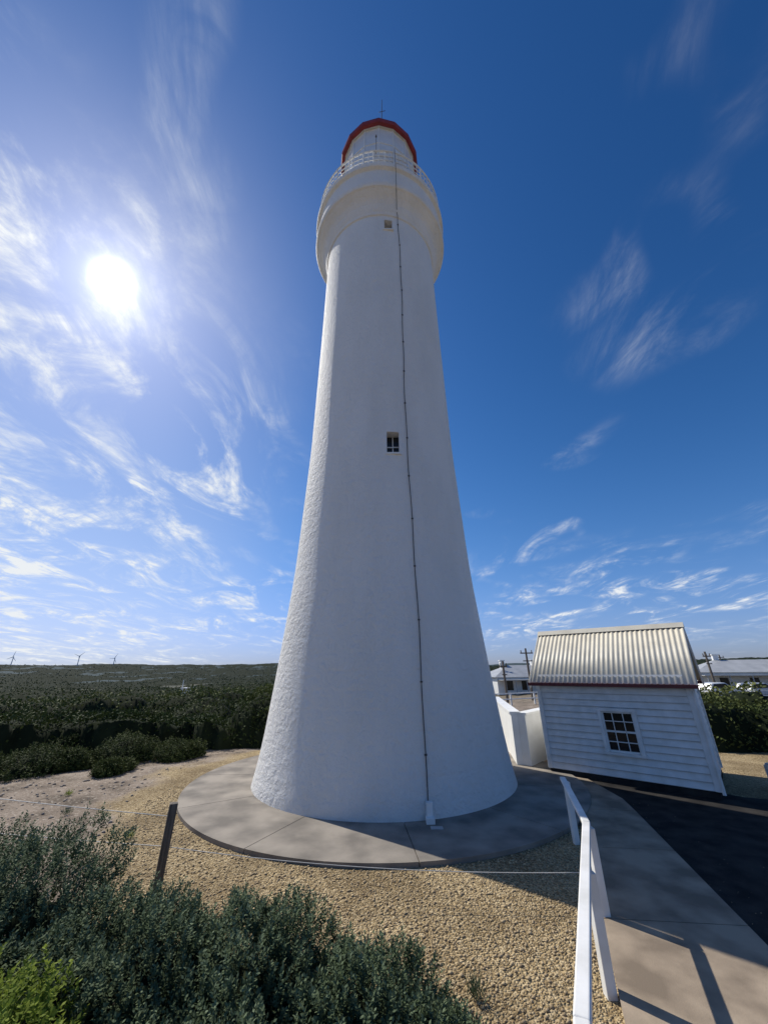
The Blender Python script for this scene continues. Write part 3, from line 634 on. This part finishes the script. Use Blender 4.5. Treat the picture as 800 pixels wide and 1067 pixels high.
def car(x,y,rot,col):
    e=empty("parked_car"); zb=float(ground_h(x,y)); T=Matrix.Translation((x,y,zb))@Matrix.Rotation(rot,4,'Z')
    mt=mat("car_paint",col,.3)
    def part(n,bm,m,s=False): o=bm_obj(n,bm,m,e,s); o.matrix_world=T; return o
    side=[(-2.15,.35),(-2.2,.75),(-2.05,.95),(-1.75,1.45),(-.1,1.5),(.75,1.02),(1.95,.88),(2.2,.65),(2.15,.35)]
    bm=bmesh.new(); A_=[bm.verts.new((px_,-.85,pz)) for px_,pz in side]; B_=[bm.verts.new((px_,.85,pz)) for px_,pz in side]
    bm.faces.new(A_); bm.faces.new(B_)
    for i in range(len(side)): bm.faces.new((A_[i],B_[i],B_[(i+1)%len(side)],A_[(i+1)%len(side)]))
    o=part("body",bm,mt); bevel(o,.08,3)
    bm=bmesh.new()
    for s in(-.857,.857):
        v=[bm.verts.new(p) for p in((-1.85,s,.98),(-1.62,s,1.38),(-.15,s,1.42),(.55,s,1.03))]; bm.faces.new(v)
    part("side_windows",bm,M_glass)
    bm=bmesh.new()
    for wx_ in(-1.4,1.35):
        for s in(-.78,.78): add_rod(bm,(wx_,s-.11,.33),(wx_,s+.11,.33),.33,seg=20)
    part("wheels",bm,M_tyre)
car(34.5,42.5,math.radians(12),(.75,.76,.77)); car(40.5,44.5,math.radians(8),(.5,.52,.55))
bm=bmesh.new()
pr=None
for x in np.arange(9,50,2.2):
    y=36+.10*x; z_=float(ground_h(x,y)); add_box(bm,(x,y,z_+.5),(.12,.12,1.0)); 
    if pr: add_beam(bm,(pr[0],pr[1],pr[2]+.95),(x,y,z_+.95),.08,.08); add_beam(bm,(pr[0],pr[1],pr[2]+.5),(x,y,z_+.5),.06,.08)
    pr=(x,y,z_)
bm_obj("post_and_rail_fence",bm,M_white)
def pole(x,y,h,arm=1.4):
    bm=bmesh.new(); zb=float(ground_h(x,y)); add_rod(bm,(x,y,zb-.3),(x,y,zb+h),.14,.1)
    add_box(bm,(x,y-.12,zb+h-.5),(arm,.1,.12)); add_box(bm,(x,y-.12,zb+h-1.3),(arm*.7,.1,.1))
    for k in(-.42,0,.42): add_rod(bm,(x+arm*k,y-.12,zb+h-.44),(x+arm*k,y-.12,zb+h-.2),.05)
    bm_obj("utility_pole",bm,M_post)
pole(15.6,44,5.2);pole(17.5,60,4.2,1.2);pole(12.3,42,3.9,.7);pole(37,46,4.8,.9);pole(62,74,6.0)
e=empty("weather_shelter"); sx0,sy0=-46,95; zb=float(ground_h(sx0,sy0))+1.4
bm=bmesh.new(); add_box(bm,(sx0,sy0,zb+1.0),(2.2,1.6,1.6)); bm_obj("box",bm,M_white,e)
bm=bmesh.new(); add_box(bm,(sx0,sy0,zb+1.9),(2.6,2.0,.18)); 
for a in(-.9,.9): add_rod(bm,(sx0+a,sy0-.6,zb-1.5),(sx0+a,sy0-.6,zb+.3),.08)
add_rod(bm,(sx0-1.3,sy0,zb-1),(sx0-1.3,sy0,zb+3.6),.08); bm_obj("roof_and_mast",bm,M_white,e)
M_turb=mat("turbine_white",(.7,.71,.73),.5)
def turbine(x,y,h,bl,ph):
    bm=bmesh.new(); zb=float(ground_h(x,y)); top=105+(h-78); add_rod(bm,(x,y,zb-5),(x,y,top),3.2,2.0,12); add_box(bm,(x,y,top+1),(4,8,4))
    for i in range(3):
        a=ph+i*2.094; add_rod(bm,(x,y-5,top+1),(x+bl*math.sin(a),y-5,top+1+bl*math.cos(a)),2.2,.7,6)
    bm_obj("wind_turbine",bm,M_turb)
turbine(-2650,2820,78,42,.2);turbine(-2240,2900,82,42,.9);turbine(-2080,3050,70,38,.5)

# ------------------------------------------------------------------ world, sun, camera
EL=math.radians(44.5); AZ=math.radians(-47.2)
sd=Vector((math.sin(AZ)*math.cos(EL),math.cos(AZ)*math.cos(EL),math.sin(EL)))
w=bpy.data.worlds.new("World"); scene.world=w; w.use_nodes=True; nt=w.node_tree;N=nt.nodes;L=nt.links
SK=0.12
bg=N["Background"]; bg.inputs[1].default_value=SK
sky=N.new("ShaderNodeTexSky"); sky.sky_type='NISHITA'; sky.sun_disc=False; sky.sun_elevation=EL; sky.sun_rotation=AZ; sky.altitude=50; sky.air_density=1.0; sky.dust_density=0.3; sky.ozone_density=3.0
tc=N.new("ShaderNodeTexCoord"); V=tc.outputs["Generated"]
def mth(op,a,b=None,c=None,cl=False):
    n=N.new("ShaderNodeMath"); n.operation=op; n.use_clamp=cl
    for i,v in enumerate((a,b,c)):
        if v is None: continue
        if isinstance(v,(int,float)): n.inputs[i].default_value=v
        else: L.new(v,n.inputs[i])
    return n.outputs[0]
def vm(op,a,b=None):
    n=N.new("ShaderNodeVectorMath"); n.operation=op; L.new(a,n.inputs[0])
    if b is not None:
        if isinstance(b,tuple): n.inputs[1].default_value=b
        else: L.new(b,n.inputs[1])
    return n.outputs[0]
def mrange(v,a,b,c=0.0,d=1.0):
    mr=N.new("ShaderNodeMapRange"); mr.interpolation_type='SMOOTHSTEP'
    for i,k in enumerate((a,b,c,d)): mr.inputs[i+1].default_value=k
    L.new(v,mr.inputs[0]); return mr.outputs[0]
sp=N.new("ShaderNodeSeparateXYZ"); L.new(V,sp.inputs[0])
zc=mth('ADD',mth('MAXIMUM',sp.outputs[2],0.0),0.12)
px=mth('DIVIDE',sp.outputs[0],zc); py=mth('DIVIDE',sp.outputs[1],zc)
cb=N.new("ShaderNodeCombineXYZ"); L.new(px,cb.inputs[0]); L.new(py,cb.inputs[1])
def nse(rot,scl,nscale,det,dist,off):
    mp=N.new("ShaderNodeMapping"); mp.vector_type='POINT'; mp.inputs["Rotation"].default_value=(0,0,rot); mp.inputs["Scale"].default_value=scl; mp.inputs["Location"].default_value=off; L.new(cb.outputs[0],mp.inputs[0])
    n=N.new("ShaderNodeTexNoise"); n.inputs["Scale"].default_value=nscale; n.inputs["Detail"].default_value=det; n.inputs["Roughness"].default_value=.64; n.inputs["Distortion"].default_value=dist; L.new(mp.outputs[0],n.inputs["Vector"])
    return n.outputs[0]
def dotv(v):
    n=N.new("ShaderNodeVectorMath"); n.operation='DOT_PRODUCT'; L.new(V,n.inputs[0]); n.inputs[1].default_value=v; return n.outputs["Value"]
wisps=mrange(nse(0.9,(1.0,.55,1),2.6,8,1.2,(3,1,0)),.42,.74)
fine=mrange(nse(0.6,(1.0,.50,1),7.0,6,1.0,(0,4,0)),.36,.70)
cover=nse(0,(1,1,1),1.5,2,.4,(7,2.2,0))
lefty=mth('MULTIPLY',mrange(dotv(Vector((-.88,.42,.32)).normalized()),.62,.92),mrange(sp.outputs[2],.92,.70))
lowr=mth('MULTIPLY',mrange(sp.outputs[2],.02,.09),mrange(sp.outputs[2],.30,.15))
lowr=mth('MULTIPLY',lowr,.75)
spots=mth('MULTIPLY',mrange(cover,.56,.68),.24)
region=mth('MAXIMUM',mth('MAXIMUM',lefty,lowr),spots)
cov2=mth('MAXIMUM',mrange(cover,.40,.58),mth('MULTIPLY',lefty,.75))
cl=mth('MULTIPLY',mth('MULTIPLY',wisps,mth('MULTIPLY_ADD',fine,.85,.15)),mth('MULTIPLY',cov2,region))
cl=mth('MULTIPLY',cl,2.4,cl=True)
veil=mth('MULTIPLY',lefty,mrange(sp.outputs[2],.75,.05,0,.28))
s=vm('MULTIPLY',sky.outputs[0],(SK,SK,SK))
gmn=N.new("ShaderNodeGamma"); gmn.inputs[1].default_value=1.5; L.new(s,gmn.inputs[0])
hs=N.new("ShaderNodeHueSaturation"); hs.inputs["Saturation"].default_value=1.12; hs.inputs["Value"].default_value=1.72; L.new(gmn.outputs[0],hs.inputs["Color"])
hz_=mth('POWER',mth('SUBTRACT',1.0,mth('MAXIMUM',sp.outputs[2],0.0)),6.0)
tint=N.new("ShaderNodeMixRGB"); tint.inputs[1].default_value=(1,1,1,1); tint.inputs[2].default_value=(.44,.50,.95,1); L.new(hz_,tint.inputs[0])
t2=vm('MULTIPLY',hs.outputs[0],tint.outputs[0])
den=vm('ADD',vm('MULTIPLY',t2,(1/.75,1/1.0,1/1.9)),(1,1,1))
comp=vm('DIVIDE',t2,den)
comp=vm('MULTIPLY',comp,(1/SK,1/SK,1/SK))
mx=N.new("ShaderNodeMixRGB"); L.new(mth('ADD',cl,veil,cl=True),mx.inputs[0]); L.new(comp,mx.inputs[1]); mx.inputs[2].default_value=(7.0,7.3,7.6,1)
ds=mth('MAXIMUM',dotv(sd),0.0)
halo=mth('ADD',mth('MULTIPLY',mth('POWER',ds,4500.0),70.0),mth('ADD',mth('MULTIPLY',mth('POWER',ds,300.0),2.6),mth('MULTIPLY',mth('POWER',ds,30.0),.8)))
hc=N.new("ShaderNodeCombineXYZ"); 
for i,k in enumerate((1,.98,.93)): L.new(mth('MULTIPLY',halo,k),hc.inputs[i])
L.new(vm('ADD',mx.outputs[0],hc.outputs[0]),bg.inputs[0])
w.cycles.sampling_method='MANUAL'; w.cycles.sample_map_resolution=512
sl=bpy.data.lights.new("sun",'SUN'); sl.energy=4.6; sl.angle=math.radians(.53); sl.color=(1,.95,.86)
so=bpy.data.objects.new("sun",sl); scene.collection.objects.link(so); so.rotation_euler=(-sd).to_track_quat('-Z','Y').to_euler()
cam=bpy.data.cameras.new("camera"); cam.sensor_fit='VERTICAL'; cam.sensor_height=36; cam.lens=36*385/1067; cam.clip_end=20000; cam.clip_start=.05
co=bpy.data.objects.new("camera",cam); scene.collection.objects.link(co)
co.matrix_world=Matrix.Translation((0,0,H))@Matrix.Rotation(math.radians(113.01),4,'X')@Matrix.Rotation(math.radians(-.6),4,'Z')
scene.camera=co
scene.view_settings.view_transform='Standard'; scene.view_settings.look='None'; scene.view_settings.exposure=0
